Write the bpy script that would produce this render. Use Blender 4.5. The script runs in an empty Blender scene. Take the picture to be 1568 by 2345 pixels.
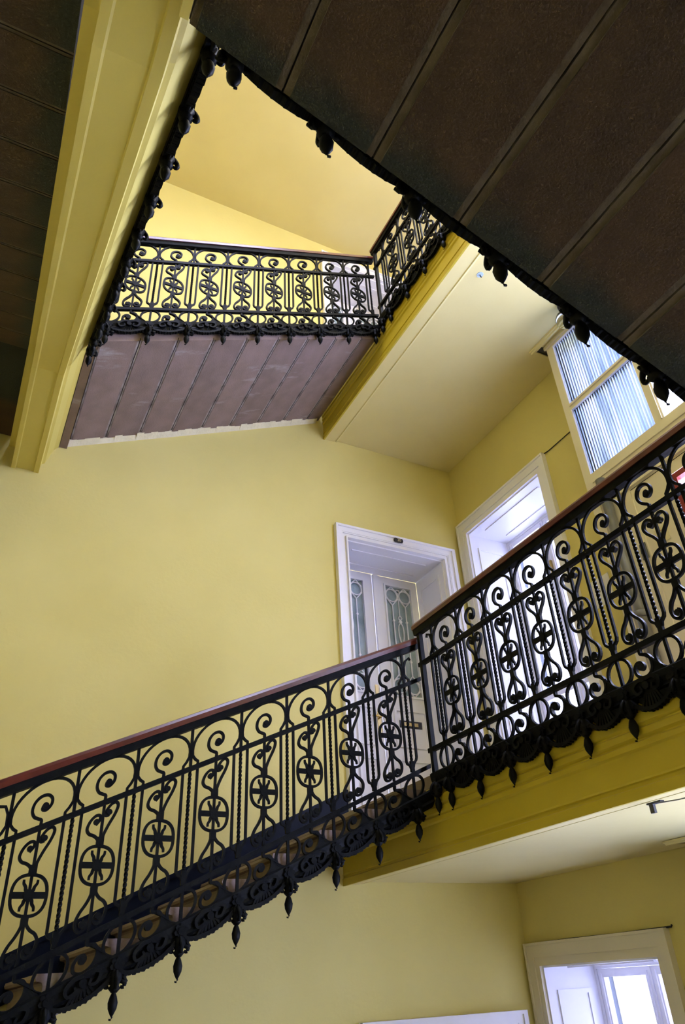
import bpy, bmesh, math, random
from mathutils import Vector, Matrix
random.seed(7)
S = 1.3            # metres per survey unit
ZO = 2.45          # height of the survey origin above the lowest floor (units)
C = bpy.context.scene.collection
sc = bpy.context.scene
PI = math.pi

# ------------------------------------------------------------------ camera
cam_d = bpy.data.cameras.new('camera'); cam = bpy.data.objects.new('camera', cam_d); C.objects.link(cam)
F_PX = 1647.58
Rm = [[0.89036606, -0.45254313, -0.04952767], [0.21417887, 0.51240447, -0.83160632], [0.40171593, 0.72982627, 0.55315272]]
cam_d.sensor_fit = 'VERTICAL'; cam_d.sensor_height = 36.0; cam_d.sensor_width = 24.0
cam_d.lens = F_PX / 2345.0 * 36.0
cam_d.clip_start = 0.02; cam_d.clip_end = 300
M = Matrix(((Rm[0][0], -Rm[1][0], -Rm[2][0], 0), (Rm[0][1], -Rm[1][1], -Rm[2][1], 0), (Rm[0][2], -Rm[1][2], -Rm[2][2], ZO * S), (0, 0, 0, 1)))
cam.matrix_world = M
sc.camera = cam

# ------------------------------------------------------------------ world, light, exposure
sc.view_settings.view_transform = 'Standard'; sc.view_settings.look = 'None'
sc.view_settings.gamma = 1.0; sc.view_settings.use_curve_mapping = False
sc.view_settings.exposure = 0.82
w = bpy.data.worlds.new('sky'); sc.world = w; w.use_nodes = True
bg = w.node_tree.nodes['Background']
bg.inputs[0].default_value = (0.82, 0.87, 1.27, 1); bg.inputs[1].default_value = 16.0
sc.cycles.max_bounces = 12; sc.cycles.diffuse_bounces = 5; sc.cycles.glossy_bounces = 4
sc.cycles.transmission_bounces = 8; sc.cycles.transparent_max_bounces = 8
sc.cycles.sample_clamp_indirect = 6.0
sc.cycles.use_denoising = True
def portal(loc, rot, sx, sy):
    d = bpy.data.lights.new('daylight_portal', 'AREA'); d.shape = 'RECTANGLE'; d.size = sx * S; d.size_y = sy * S
    d.cycles.is_portal = True
    o = bpy.data.objects.new('daylight_portal', d); o.location = (loc[0] * S, loc[1] * S, (loc[2] + ZO) * S); o.rotation_euler = rot
    C.objects.link(o)
H = 3.213          # storey height, units
for k in (-1, 0, 1):      # daylight through the landing windows and the glazed partitions
    portal((3.72, 3.44, 2.05 + k * H), (0, PI / 2, 0), 1.8, 0.8)
    portal((3.14, 1.2, 3.1 + k * H - (0.35 if k > 0 else 0)), (0, PI / 2, 0), 1.1, 2.3)
portal((1.05, 1.6, 6.33), (0, 0, 0), 1.35, 1.3)

# ------------------------------------------------------------------ materials
def mat(name, col, rough=0.6, col2=None, scale=3.0, bump=0.0, bscale=40.0, metal=0.0, spec=0.5, detail=4.0, vary=0.0, third=None, tscale=1.0, tmap=None):
    m = bpy.data.materials.new(name); m.use_nodes = True
    nt = m.node_tree; b = nt.nodes['Principled BSDF']
    b.inputs['Roughness'].default_value = rough; b.inputs['Metallic'].default_value = metal
    b.inputs['Specular IOR Level'].default_value = spec
    b.inputs['Base Color'].default_value = (*col, 1)
    N = nt.nodes.new; L = nt.links.new
    tc = N('ShaderNodeTexCoord')
    out = None
    if col2:
        n = N('ShaderNodeTexNoise'); n.inputs['Scale'].default_value = scale; n.inputs['Detail'].default_value = detail
        L(tc.outputs['Object'], n.inputs['Vector'])
        r = N('ShaderNodeValToRGB'); r.color_ramp.elements[0].position = 0.35; r.color_ramp.elements[1].position = 0.65
        r.color_ramp.elements[0].color = (*col, 1); r.color_ramp.elements[1].color = (*col2, 1)
        L(n.outputs['Fac'], r.inputs['Fac']); out = r.outputs['Color']
    if third:
        n = N('ShaderNodeTexNoise'); n.inputs['Scale'].default_value = tscale; n.inputs['Detail'].default_value = 6
        n.inputs['Roughness'].default_value = 0.7
        if tmap:
            mp = N('ShaderNodeMapping'); mp.inputs['Scale'].default_value = tmap
            oi = N('ShaderNodeObjectInfo'); L(oi.outputs['Location'], mp.inputs['Location'])
            L(tc.outputs['Object'], mp.inputs[0]); L(mp.outputs[0], n.inputs['Vector'])
        else: L(tc.outputs['Object'], n.inputs['Vector'])
        r = N('ShaderNodeValToRGB'); r.color_ramp.elements[0].position = 0.60; r.color_ramp.elements[1].position = 0.72
        r.color_ramp.elements[0].color = (0, 0, 0, 1); r.color_ramp.elements[1].color = (1, 1, 1, 1)
        L(n.outputs['Fac'], r.inputs['Fac'])
        mx = N('ShaderNodeMix'); mx.data_type = 'RGBA'
        L(r.outputs['Color'], mx.inputs['Factor'])
        if out: L(out, mx.inputs[6])
        else: mx.inputs[6].default_value = (*col, 1)
        mx.inputs[7].default_value = (*third, 1); out = mx.outputs[2]
    if vary and out is not None:
        oi = N('ShaderNodeObjectInfo'); hs = N('ShaderNodeHueSaturation')
        mr = N('ShaderNodeMapRange'); mr.inputs[3].default_value = 1 - vary; mr.inputs[4].default_value = 1 + vary
        L(oi.outputs['Random'], mr.inputs[0]); L(mr.outputs[0], hs.inputs['Value']); L(out, hs.inputs['Color']); out = hs.outputs['Color']
    if out is not None: L(out, b.inputs['Base Color'])
    if bump:
        n = N('ShaderNodeTexNoise'); n.inputs['Scale'].default_value = bscale; n.inputs['Detail'].default_value = 3
        L(tc.outputs['Object'], n.inputs['Vector'])
        bp = N('ShaderNodeBump'); bp.inputs['Strength'].default_value = bump; bp.inputs['Distance'].default_value = 0.01
        L(n.outputs['Fac'], bp.inputs['Height']); L(bp.outputs['Normal'], b.inputs['Normal'])
    return m
MW = mat('yellow_wall_paint', (0.615, 0.525, 0.172), 0.75, (0.65, 0.56, 0.197), 1.2, 0.12, 30)
MC = mat('cream_ceiling_paint', (0.66, 0.565, 0.235), 0.75, (0.69, 0.595, 0.26), 1.5, 0.08, 25)
MF = mat('ochre_fascia_paint', (0.46, 0.35, 0.014), 0.5, (0.50, 0.385, 0.022), 2.0, 0.1, 30)
MB_ = mat('yellow_beam_paint', (0.59, 0.485, 0.10), 0.6, (0.62, 0.515, 0.12), 2.0, 0.08, 30)
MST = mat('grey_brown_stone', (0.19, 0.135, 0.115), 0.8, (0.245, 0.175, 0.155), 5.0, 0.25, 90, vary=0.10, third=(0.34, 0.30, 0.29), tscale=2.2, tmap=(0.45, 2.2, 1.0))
MSD = mat('shaded_brown_stone', (0.040, 0.0195, 0.0065), 0.85, (0.055, 0.028, 0.010), 7.0, 0.35, 140, vary=0.12, third=(0.08, 0.048, 0.019), tscale=26.0)  # speckled brown stone, its colour darkened further for the shade under these flights
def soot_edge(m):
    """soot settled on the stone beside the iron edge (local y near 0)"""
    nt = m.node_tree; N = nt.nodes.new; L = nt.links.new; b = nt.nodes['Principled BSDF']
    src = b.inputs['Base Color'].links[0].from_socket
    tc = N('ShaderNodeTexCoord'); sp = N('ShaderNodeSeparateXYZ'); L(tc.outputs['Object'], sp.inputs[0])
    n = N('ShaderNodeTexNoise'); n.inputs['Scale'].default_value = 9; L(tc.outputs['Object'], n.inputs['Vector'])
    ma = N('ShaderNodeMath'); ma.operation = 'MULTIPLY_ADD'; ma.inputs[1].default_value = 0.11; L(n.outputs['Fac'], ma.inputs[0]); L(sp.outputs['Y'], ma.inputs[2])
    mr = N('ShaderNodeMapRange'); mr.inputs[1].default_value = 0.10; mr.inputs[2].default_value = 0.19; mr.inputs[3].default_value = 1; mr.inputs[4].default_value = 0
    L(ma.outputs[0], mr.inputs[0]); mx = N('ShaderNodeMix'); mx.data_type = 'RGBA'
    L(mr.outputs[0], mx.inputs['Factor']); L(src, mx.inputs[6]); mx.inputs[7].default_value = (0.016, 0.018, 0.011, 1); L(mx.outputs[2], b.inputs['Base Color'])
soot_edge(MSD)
MJD = mat('brown_joint_mortar', (0.060, 0.042, 0.024), 0.9, (0.10, 0.078, 0.05), 12.0, 0.4, 70)
MJB = mat('pale_joint_mortar', (0.13, 0.10, 0.09), 0.9, (0.36, 0.32, 0.31), 7.0, 0.4, 70)
MJT = mat('dark_joint_dirt', (0.035, 0.028, 0.02), 0.9, (0.12, 0.10, 0.075), 9.0, 0.3, 60)
MTR = mat('worn_stone_tread', (0.15, 0.108, 0.066), 0.6, (0.19, 0.136, 0.085), 8.0, 0.1, 60)
MIR = mat('black_wrought_iron', (0.003, 0.0036, 0.004), 0.45, (0.006, 0.0065, 0.006), 20.0, 0.15, 60, spec=0.06)
MHW = mat('dark_red_varnished_wood', (0.060, 0.010, 0.006), 0.3, (0.095, 0.017, 0.010), 14.0, 0.05, 40)
MWH = mat('white_gloss_paint', (0.80, 0.79, 0.84), 0.4, (0.83, 0.82, 0.87), 2.0, 0.04, 30)
MCR = mat('cream_gloss_paint', (0.66, 0.60, 0.47), 0.4, (0.70, 0.64, 0.51), 2.0, 0.04, 30)
MSK = mat('blue_black_skirting_paint', (0.004, 0.006, 0.014), 0.4, (0.006, 0.009, 0.02), 3.0, 0.05, 30, spec=0.07)
MPL = mat('plaster', (0.72, 0.66, 0.46), 0.85, (0.78, 0.72, 0.52), 12.0, 0.5, 40)
MBR = mat('brass', (0.62, 0.46, 0.18), 0.25, metal=1.0)
MDK = mat('dark_plate', (0.02, 0.02, 0.03), 0.35)
MGY = mat('grey_pipe_paint', (0.12, 0.12, 0.115), 0.3, (0.15, 0.15, 0.14), 5.0)
MRD = mat('red_painted_steel', (0.20, 0.018, 0.015), 0.4)
MPP = mat('white_paper', (0.75, 0.74, 0.74), 0.8)
MCA = mat('ivory_card', (0.62, 0.55, 0.36), 0.7)
MINK = mat('black_ink', (0.02, 0.02, 0.02), 0.7)
MRI = mat('red_ink', (0.35, 0.02, 0.02), 0.6)
MFL = mat('grey_floor_stone', (0.22, 0.19, 0.15), 0.5, (0.27, 0.24, 0.19), 4.0)
MFA = mat('pale_facade_render', (0.34, 0.35, 0.39), 0.9, (0.38, 0.39, 0.43), 2.0)
MFD = mat('dark_far_glass', (0.04, 0.05, 0.07), 0.15)
MGI = mat('gold_ink', (0.62, 0.55, 0.35), 0.4)
def glass(name, col, rough, wave=0.0, wdir='Y', wscale=60, noise=0.0, ior=1.45):
    m = bpy.data.materials.new(name); m.use_nodes = True; nt = m.node_tree; b = nt.nodes['Principled BSDF']
    b.inputs['Base Color'].default_value = (*col, 1); b.inputs['Transmission Weight'].default_value = 1.0
    b.inputs['Roughness'].default_value = rough; b.inputs['IOR'].default_value = ior
    tc = nt.nodes.new('ShaderNodeTexCoord')
    if wave:
        wv = nt.nodes.new('ShaderNodeTexWave'); wv.bands_direction = wdir; wv.inputs['Scale'].default_value = wscale
        nt.links.new(tc.outputs['Object'], wv.inputs['Vector'])
        bp = nt.nodes.new('ShaderNodeBump'); bp.inputs['Strength'].default_value = wave; bp.inputs['Distance'].default_value = 0.01
        nt.links.new(wv.outputs['Fac'], bp.inputs['Height']); nt.links.new(bp.outputs['Normal'], b.inputs['Normal'])
    if noise:
        n = nt.nodes.new('ShaderNodeTexNoise'); n.inputs['Scale'].default_value = 45
        nt.links.new(tc.outputs['Object'], n.inputs['Vector'])
        bp = nt.nodes.new('ShaderNodeBump'); bp.inputs['Strength'].default_value = noise; bp.inputs['Distance'].default_value = 0.01
        nt.links.new(n.outputs['Fac'], bp.inputs['Height']); nt.links.new(bp.outputs['Normal'], b.inputs['Normal'])
    return m
def thin_glass(name, tint, gloss, translucent=0.0, tcol=(1, 1, 1)):
    m = bpy.data.materials.new(name); m.use_nodes = True; nt = m.node_tree; N = nt.nodes.new; L = nt.links.new
    nt.nodes.remove(nt.nodes['Principled BSDF']); out = nt.nodes['Material Output']
    tr = N('ShaderNodeBsdfTransparent'); tr.inputs[0].default_value = (*tint, 1)
    gl = N('ShaderNodeBsdfGlossy'); gl.inputs['Roughness'].default_value = 0.02
    a = N('ShaderNodeMixShader'); a.inputs[0].default_value = gloss
    src = tr
    if translucent:
        tl = N('ShaderNodeBsdfTranslucent'); tl.inputs[0].default_value = (*tcol, 1)
        b = N('ShaderNodeMixShader'); b.inputs[0].default_value = translucent; L(tr.outputs[0], b.inputs[1]); L(tl.outputs[0], b.inputs[2]); src = b
    L(src.outputs[0], a.inputs[1]); L(gl.outputs[0], a.inputs[2]); L(a.outputs[0], out.inputs['Surface']); return m
MG = thin_glass('clear_window_glass', (0.96, 0.97, 1.0), 0.05)
MGF = thin_glass('wired_frosted_glass', (0.9, 0.92, 1.0), 0.06, 0.85, (0.76, 0.83, 1.0))
MGR = glass('reeded_glass', (0.30, 0.36, 0.46), 0.16, wave=0.7, wscale=12)
def streaks(m, c0, c1):
    nt = m.node_tree; N = nt.nodes.new; L = nt.links.new
    tc = N('ShaderNodeTexCoord'); mp = N('ShaderNodeMapping'); mp.inputs['Scale'].default_value = (1, 9, 0.5); L(tc.outputs['Object'], mp.inputs[0])
    n = N('ShaderNodeTexNoise'); n.inputs['Scale'].default_value = 1.6; n.inputs['Detail'].default_value = 4; L(mp.outputs[0], n.inputs['Vector'])
    r = N('ShaderNodeValToRGB'); r.color_ramp.elements[0].position = 0.38; r.color_ramp.elements[1].position = 0.66
    r.color_ramp.elements[0].color = (*c0, 1); r.color_ramp.elements[1].color = (*c1, 1)
    L(n.outputs['Fac'], r.inputs['Fac']); L(r.outputs['Color'], nt.nodes['Principled BSDF'].inputs['Base Color'])
streaks(MGR, (0.045, 0.07, 0.13), (0.20, 0.25, 0.38))
MGD = mat('frosted_door_glass', (0.22, 0.29, 0.33), 0.12, (0.36, 0.44, 0.49), 4.0, 0.5, 45)
MGL = glass('lamp_glass', (0.85, 0.9, 0.92), 0.05)

# ------------------------------------------------------------------ helpers
class MBd:
    """collects geometry in survey units and links it as ONE mesh object"""
    def __init__(s): s.v = []; s.f = []; s.mi = []; s.sm = []
    def add(s, vs, fs, mi=0, smooth=False):
        o = len(s.v); s.v += [tuple(p) for p in vs]
        for f in fs: s.f.append([i + o for i in f]); s.mi.append(mi); s.sm.append(smooth)
        return s
    def box(s, x0, y0, z0, x1, y1, z1, mi=0):
        return s.add([(x0, y0, z0), (x1, y0, z0), (x1, y1, z0), (x0, y1, z0), (x0, y0, z1), (x1, y0, z1), (x1, y1, z1), (x0, y1, z1)],
                     [(0, 3, 2, 1), (4, 5, 6, 7), (0, 1, 5, 4), (1, 2, 6, 5), (2, 3, 7, 6), (3, 0, 4, 7)], mi)
    def prism(s, prof, a, b, axis='y', mi=0, fm=None, closed=True):
        """closed profile in the plane normal to axis, extruded from a to b. axis y: (x,z); axis x: (y,z); axis z: (x,y)"""
        P = (lambda p, t: (p[0], t, p[1])) if axis == 'y' else ((lambda p, t: (t, p[0], p[1])) if axis == 'x' else (lambda p, t: (p[0], p[1], t)))
        n = len(prof); vs = [P(p, a) for p in prof] + [P(p, b) for p in prof]
        base = len(s.v); s.v += vs
        for i in range(n if closed else n - 1):
            j = (i + 1) % n
            s.f.append([base + i, base + j, base + n + j, base + n + i]); s.mi.append(fm[i] if fm else mi); s.sm.append(False)
        if closed:
            s.f.append([base + i for i in range(n)]); s.mi.append(mi); s.sm.append(False)
            s.f.append([base + n + i for i in range(n)]); s.mi.append(mi); s.sm.append(False)
        return s
    def sweep(s, pts, wd, dp, closed=False, y=0.0, taper=None, smooth=False):
        """flat bar following a path in the x-z plane, wd wide in that plane and dp deep along y"""
        n = len(pts); o = len(s.v)
        for i, p in enumerate(pts):
            a = pts[i - 1] if (i > 0 or closed) else pts[0]; b = pts[(i + 1) % n] if (i < n - 1 or closed) else pts[-1]
            tx, tz = b[0] - a[0], b[1] - a[1]; l = math.hypot(tx, tz) or 1e-9
            nx, nz = -tz / l, tx / l; h = wd / 2 * (taper(i / (n - 1)) if taper else 1)
            s.v += [(p[0] + nx * h, y - dp / 2, p[1] + nz * h), (p[0] - nx * h, y - dp / 2, p[1] - nz * h),
                    (p[0] - nx * h, y + dp / 2, p[1] - nz * h), (p[0] + nx * h, y + dp / 2, p[1] + nz * h)]
        for i in range(n if closed else n - 1):
            j = (i + 1) % n
            for k in range(4):
                s.f.append([o + i * 4 + k, o + i * 4 + (k + 1) % 4, o + j * 4 + (k + 1) % 4, o + j * 4 + k]); s.mi.append(0); s.sm.append(smooth)
        if not closed:
            s.f.append([o, o + 1, o + 2, o + 3]); s.f.append([o + (n - 1) * 4 + k for k in range(4)]); s.mi += [0, 0]; s.sm += [False, False]
        return s
    def lathe(s, prof, cx=0, cy=0, n=10, cap=True):
        """profile list of (radius, z), about the vertical through cx, cy"""
        o = len(s.v)
        for r, z in prof:
            for k in range(n):
                a = 2 * PI * k / n; s.v.append((cx + r * math.cos(a), cy + r * math.sin(a), z))
        for i in range(len(prof) - 1):
            for k in range(n):
                s.f.append([o + i * n + k, o + i * n + (k + 1) % n, o + (i + 1) * n + (k + 1) % n, o + (i + 1) * n + k]); s.mi.append(0); s.sm.append(True)
        if cap:
            s.f.append([o + k for k in range(n)]); s.f.append([o + (len(prof) - 1) * n + k for k in range(n)]); s.mi += [0, 0]; s.sm += [False, False]
        return s
    def disc(s, cx, cz, r, dp, n=12, y=0.0):
        return s.prism([(cx + r * math.cos(2 * PI * k / n), cz + r * math.sin(2 * PI * k / n)) for k in range(n)], y - dp / 2, y + dp / 2)
    def tube(s, pts, r, n=8):
        """round tube along 3d points"""
        o = len(s.v); m = len(pts); P = [Vector(p) for p in pts]
        rr = r if hasattr(r, '__len__') else [r] * m
        for i in range(m):
            t = (P[min(i + 1, m - 1)] - P[max(i - 1, 0)]).normalized()
            a = t.cross(Vector((0.13, 0.31, 0.94)) if abs(t.z) < 0.9 else Vector((1, 0.1, 0))).normalized(); b = t.cross(a)
            for k in range(n):
                q = P[i] + (a * math.cos(2 * PI * k / n) + b * math.sin(2 * PI * k / n)) * rr[i]; s.v.append(tuple(q))
        for i in range(m - 1):
            for k in range(n):
                s.f.append([o + i * n + k, o + i * n + (k + 1) % n, o + (i + 1) * n + (k + 1) % n, o + (i + 1) * n + k]); s.mi.append(0); s.sm.append(True)
        s.f.append([o + k for k in range(n)]); s.f.append([o + (m - 1) * n + k for k in range(n)]); s.mi += [0, 0]; s.sm += [False, False]
        return s
    def mesh(s, name, mats):
        me = bpy.data.meshes.new(name)
        me.from_pydata([(p[0] * S, p[1] * S, p[2] * S) for p in s.v], [], s.f)
        for m in (mats if isinstance(mats, (list, tuple)) else [mats]): me.materials.append(m)
        me.polygons.foreach_set('material_index', s.mi); me.polygons.foreach_set('use_smooth', s.sm)
        bm = bmesh.new(); bm.from_mesh(me); bmesh.ops.recalc_face_normals(bm, faces=bm.faces); bm.to_mesh(me); bm.free()
        me.update(); return me
def link(name, me, parent=None, loc=(0, 0, 0), sx=1.0, rz=0.0):
    o = bpy.data.objects.new(name, me); C.objects.link(o)
    o.parent = parent
    z = loc[2] + (0 if parent else ZO)
    o.location = (loc[0] * S, loc[1] * S, z * S)
    if sx != 1.0: o.scale = (sx, 1, 1)
    if rz: o.rotation_euler = (0, 0, rz)
    return o
def tag(o, label=None, cat=None, group=None, kind=None):
    if label: o['label'] = label
    if cat: o['category'] = cat
    if group: o['group'] = group
    if kind: o['kind'] = kind
    return o
def thing(name, label, cat, loc=(0, 0, 0), rz=0.0, group=None, kind=None):
    return tag(link(name, None, None, loc, 1.0, rz), label, cat, group, kind)
def sub(b, base):
    """shift world-unit geometry into the frame of a thing standing at base"""
    b.v = [(p[0] - base[0], p[1] - base[1], p[2] - base[2]) for p in b.v]; return b
def smoothpath(pts, n=5):
    """Catmull-Rom through control points"""
    out = []
    for i in range(len(pts) - 1):
        p0 = pts[max(i - 1, 0)]; p1 = pts[i]; p2 = pts[i + 1]; p3 = pts[min(i + 2, len(pts) - 1)]
        for k in range(n):
            t = k / n
            out.append(tuple(0.5 * (2 * p1[c] + (p2[c] - p0[c]) * t + (2 * p0[c] - 5 * p1[c] + 4 * p2[c] - p3[c]) * t * t + (3 * p1[c] - p0[c] - 3 * p2[c] + p3[c]) * t ** 3) for c in range(2)))
    out.append(tuple(pts[-1])); return out

# ------------------------------------------------------------------ the setting: walls, ceiling, floor
XR, YB, XL, YF = 3.28, 4.0, -0.85, -0.27
Z0, ZT = -2.40, 6.25
FL1 = 0.85
def wall_holes(name, a0, a1, z0, z1, holes, place, m, label):
    """wall between a0..a1 along it, z0..z1, place(a, z, t) -> point with t 0 (room face) or 1 (outer face)"""
    A = sorted({a0, a1} | {h[0] for h in holes} | {h[1] for h in holes}); Z = sorted({z0, z1} | {h[2] for h in holes} | {h[3] for h in holes})
    def solid(i, j):
        if i < 0 or j < 0 or i >= len(A) - 1 or j >= len(Z) - 1: return False
        ca, cz = (A[i] + A[i + 1]) / 2, (Z[j] + Z[j + 1]) / 2
        return not any(h[0] < ca < h[1] and h[2] < cz < h[3] for h in holes)
    b = MBd()
    for i in range(len(A) - 1):
        for j in range(len(Z) - 1):
            if not solid(i, j): continue
            q = [(A[i], Z[j]), (A[i + 1], Z[j]), (A[i + 1], Z[j + 1]), (A[i], Z[j + 1])]
            b.add([place(*p, 0) for p in q], [(0, 1, 2, 3)]); b.add([place(*p, 1) for p in q], [(3, 2, 1, 0)])
            for (di, dj, e) in ((-1, 0, (0, 3)), (1, 0, (1, 2)), (0, -1, (0, 1)), (0, 1, (3, 2))):
                if not solid(i + di, j + dj):
                    b.add([place(*q[e[0]], 0), place(*q[e[1]], 0), place(*q[e[1]], 1), place(*q[e[0]], 1)], [(0, 1, 2, 3)])
    me = b.mesh(name, m)
    bm = bmesh.new(); bm.from_mesh(me); bmesh.ops.remove_doubles(bm, verts=bm.verts, dist=1e-4); bmesh.ops.recalc_face_normals(bm, faces=bm.faces); bm.to_mesh(me); bm.free()
    return tag(link(name, me), label, kind='structure')
DX0, DX1 = 2.215, 3.075
DOORS = [(-H, 2.79 - 0.0 - 3.038 + H), (0, 2.79), (H, 2.79)]      # (storey offset, head height above the offset)
back_holes = [(DX0, DX1, FL1 + dz, hz + dz) for dz, hz in DOORS]
wall_holes('wall_back', XL, XR + 0.5, Z0, ZT, back_holes, lambda a, z, t: (a, YB + 0.5 * t, z), MW, 'yellow painted back wall of the stairwell')
WY0, WY1 = 2.997, 3.882
WINS = [(-H, 3.02 - 2.958 + H, 1.15), (0, 3.02, 1.15), (H, 2.85, 1.15)]
right_holes = [(WY0, WY1, zb + dz, zt + dz) for dz, zt, zb in WINS]
wall_holes('wall_right', 2.42, YB, Z0, ZT, right_holes, lambda a, z, t: (XR + 0.45 * t, a, z), MW, 'yellow painted wall of the landings with the windows')
link_box = lambda name, b, m, label: tag(link(name, b.mesh(name, m)), label, kind='structure')
link_box('wall_left', MBd().box(XL - 0.3, YF - 0.3, Z0, XL, YB, ZT), MW, 'yellow wall behind the left flight')
link_box('wall_front', MBd().box(XL, YF - 0.3, Z0, 3.5, YF, ZT), MW, 'yellow wall behind the near flight')
link_box('floor', MBd().box(XL - 0.3, YF - 0.3, Z0 - 0.2, XR + 0.5, YB + 0.5, Z0), MFL, 'stone floor at the bottom of the stairwell')
# ceiling with an added skylight, out of view, to brighten the well
SKX0, SKX1, SKY0, SKY1 = 0.4, 1.75, 1.0, 2.3
cb = MBd()
cb.box(XL, YF, ZT, SKX0, YB, ZT + 0.2); cb.box(SKX1, YF, ZT, XR, YB, ZT + 0.2)
cb.box(SKX0, YF, ZT, SKX1, SKY0, ZT + 0.2); cb.box(SKX0, SKY1, ZT, SKX1, YB, ZT + 0.2)
link_box('ceiling', cb, MC, 'cream ceiling over the top of the stairwell')

# ------------------------------------------------------------------ stairs: every stone step its own part
SM, TR, RI, TH = 0.457, 0.2129, 0.0973, 0.145      # slope, tread, riser, nosing height above the soffit
def step_mesh(name, t, wd, stone, mortar, g=0.015):
    d = 0.022; e = 0.0035; q = 0.0022; sl = lambda u: SM * u
    prof = [(q, sl(q) + d), (q, sl(q) + e), (g, sl(g) + e), (g, sl(g)), (t - g, sl(t - g)), (t - g, sl(t - g) + e), (t - q, sl(t - q) + e), (t - q, sl(t - q) + d), (t, sl(t) + d),
            (t, TH), (-0.022, TH), (-0.026, TH - 0.012), (-0.022, TH - 0.022), (-0.004, TH - 0.026), (0.0, TH - 0.034), (0.0, d)]
    fm = [1, 2, 1, 0, 1, 2, 1, 1, 3, 3, 3, 3, 3, 3, 3, 1]
    return MBd().prism(prof, 0.0, wd, 'y', 0, fm).mesh(name, [stone, MJT, mortar, MTR])
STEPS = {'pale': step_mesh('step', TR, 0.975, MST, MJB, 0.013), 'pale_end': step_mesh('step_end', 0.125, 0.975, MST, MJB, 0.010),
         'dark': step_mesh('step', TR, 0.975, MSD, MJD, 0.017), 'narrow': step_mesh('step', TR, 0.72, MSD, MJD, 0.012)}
def flight(label, x, y, z, rz, n, kind, last=False):
    t = thing('stair_flight', label, 'stairs', (x, y, z), rz, 'flights of stone steps')
    for k in range(n): link('step', STEPS[kind], t, (k * TR, 0, k * TR * SM))
    if last: link('step', STEPS[kind + '_end'], t, (n * TR, 0, n * TR * SM))
    return t
zsA = lambda x: -0.19 + SM * (x - 0.149)
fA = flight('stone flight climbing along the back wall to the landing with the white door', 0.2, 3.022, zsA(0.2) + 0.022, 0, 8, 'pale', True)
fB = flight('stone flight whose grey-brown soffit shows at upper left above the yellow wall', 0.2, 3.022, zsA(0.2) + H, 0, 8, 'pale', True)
fC = flight('dark, shaded stone flight seen from below across the upper right corner', 2.015, 0.722, 1.747 - SM * 2.015, PI, 9, 'dark')
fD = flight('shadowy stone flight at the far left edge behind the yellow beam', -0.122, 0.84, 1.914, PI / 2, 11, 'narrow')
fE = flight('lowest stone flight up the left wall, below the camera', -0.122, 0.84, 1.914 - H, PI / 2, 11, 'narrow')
# white plaster bead between soffit B and the back wall
pb = MBd(); rng = random.Random(3); n = 40
for i in range(n):
    x0 = 0.149 + (2.0 - 0.149) * i / n; x1 = 0.149 + (2.0 - 0.149) * (i + 1) / n
    za, zb_ = zsA(x0) + H, zsA(x1) + H; d0 = 0.045 + rng.uniform(-0.012, 0.012)
    pb.add([(x0, 4.0, za - 0.022), (x1, 4.0, zb_ - 0.022), (x1, 4.0 - d0, zb_ - 0.004), (x0, 4.0 - d0, za - 0.004), (x0, 4.0, za + 0.01), (x1, 4.0, zb_ + 0.01), (x1, 4.0 - d0, zb_ + 0.01), (x0, 4.0 - d0, za + 0.01)],
           [(0, 1, 2, 3), (4, 7, 6, 5), (0, 4, 5, 1), (2, 6, 7, 3), (0, 3, 7, 4), (1, 5, 6, 2)])
link_box('trim_1', pb, MPL, 'rough pale plaster bead under the upper flight')

# landings
def landing(name, label, base, parts):
    t = thing(name, label, 'landing', base)
    for nm, b, m in parts: link(nm, sub(b, base).mesh(nm, m), t)
    return t
def right_landing(label, dz):
    soff = [(XR - 0.003, 0.505), (2.19, 0.505), (2.19, 0.497), (2.178, 0.494), (2.172, 0.500), (2.164, 0.500), (2.160, 0.492), (2.075, 0.490), (2.075, 0.79), (XR - 0.003, 0.79)]
    fas = [(2.075, 0.483), (2.062, 0.483), (2.060, 0.518), (2.068, 0.523), (2.068, 0.534), (2.062, 0.538), (2.066, 0.546), (2.068, 0.632), (2.0605, 0.640), (2.0605, 0.658), (2.069, 0.663), (2.069, 0.668), (2.060, 0.676), (2.060, 0.698), (2.068, 0.703), (2.068, 0.708), (2.059, 0.716), (2.0585, 0.748), (2.062, 0.756), (2.062, 0.79), (2.075, 0.79)]
    fas = [(a, b + dz) for a, b in fas]; soff = [(a, b + dz) for a, b in soff]
    return landing('landing', label, (2.6, 2.0, 0.5 + dz), [
        ('soffit', MBd().prism(soff, YF + 0.003, YB - 0.003, 'y'), MC), ('fascia', MBd().prism(fas, YF + 0.003, YB - 0.003, 'y'), MF),
        ('floor_slab', MBd().box(2.062, YF + 0.003, 0.791 + dz, XR - 0.003, YB - 0.003, FL1 + dz), MTR)])
right_landing('middle landing with ochre moulded fascia under the near balustrade at right', 0)
right_landing('upper landing with cream soffit and ochre fascia above the white door', H)
right_landing('lowest landing under the bottom doorways', -H)
ZD = 1.37      # the left beam: height of its underside = ZD + slope * y
SK = 0.0098    # it runs very slightly askew
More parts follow.
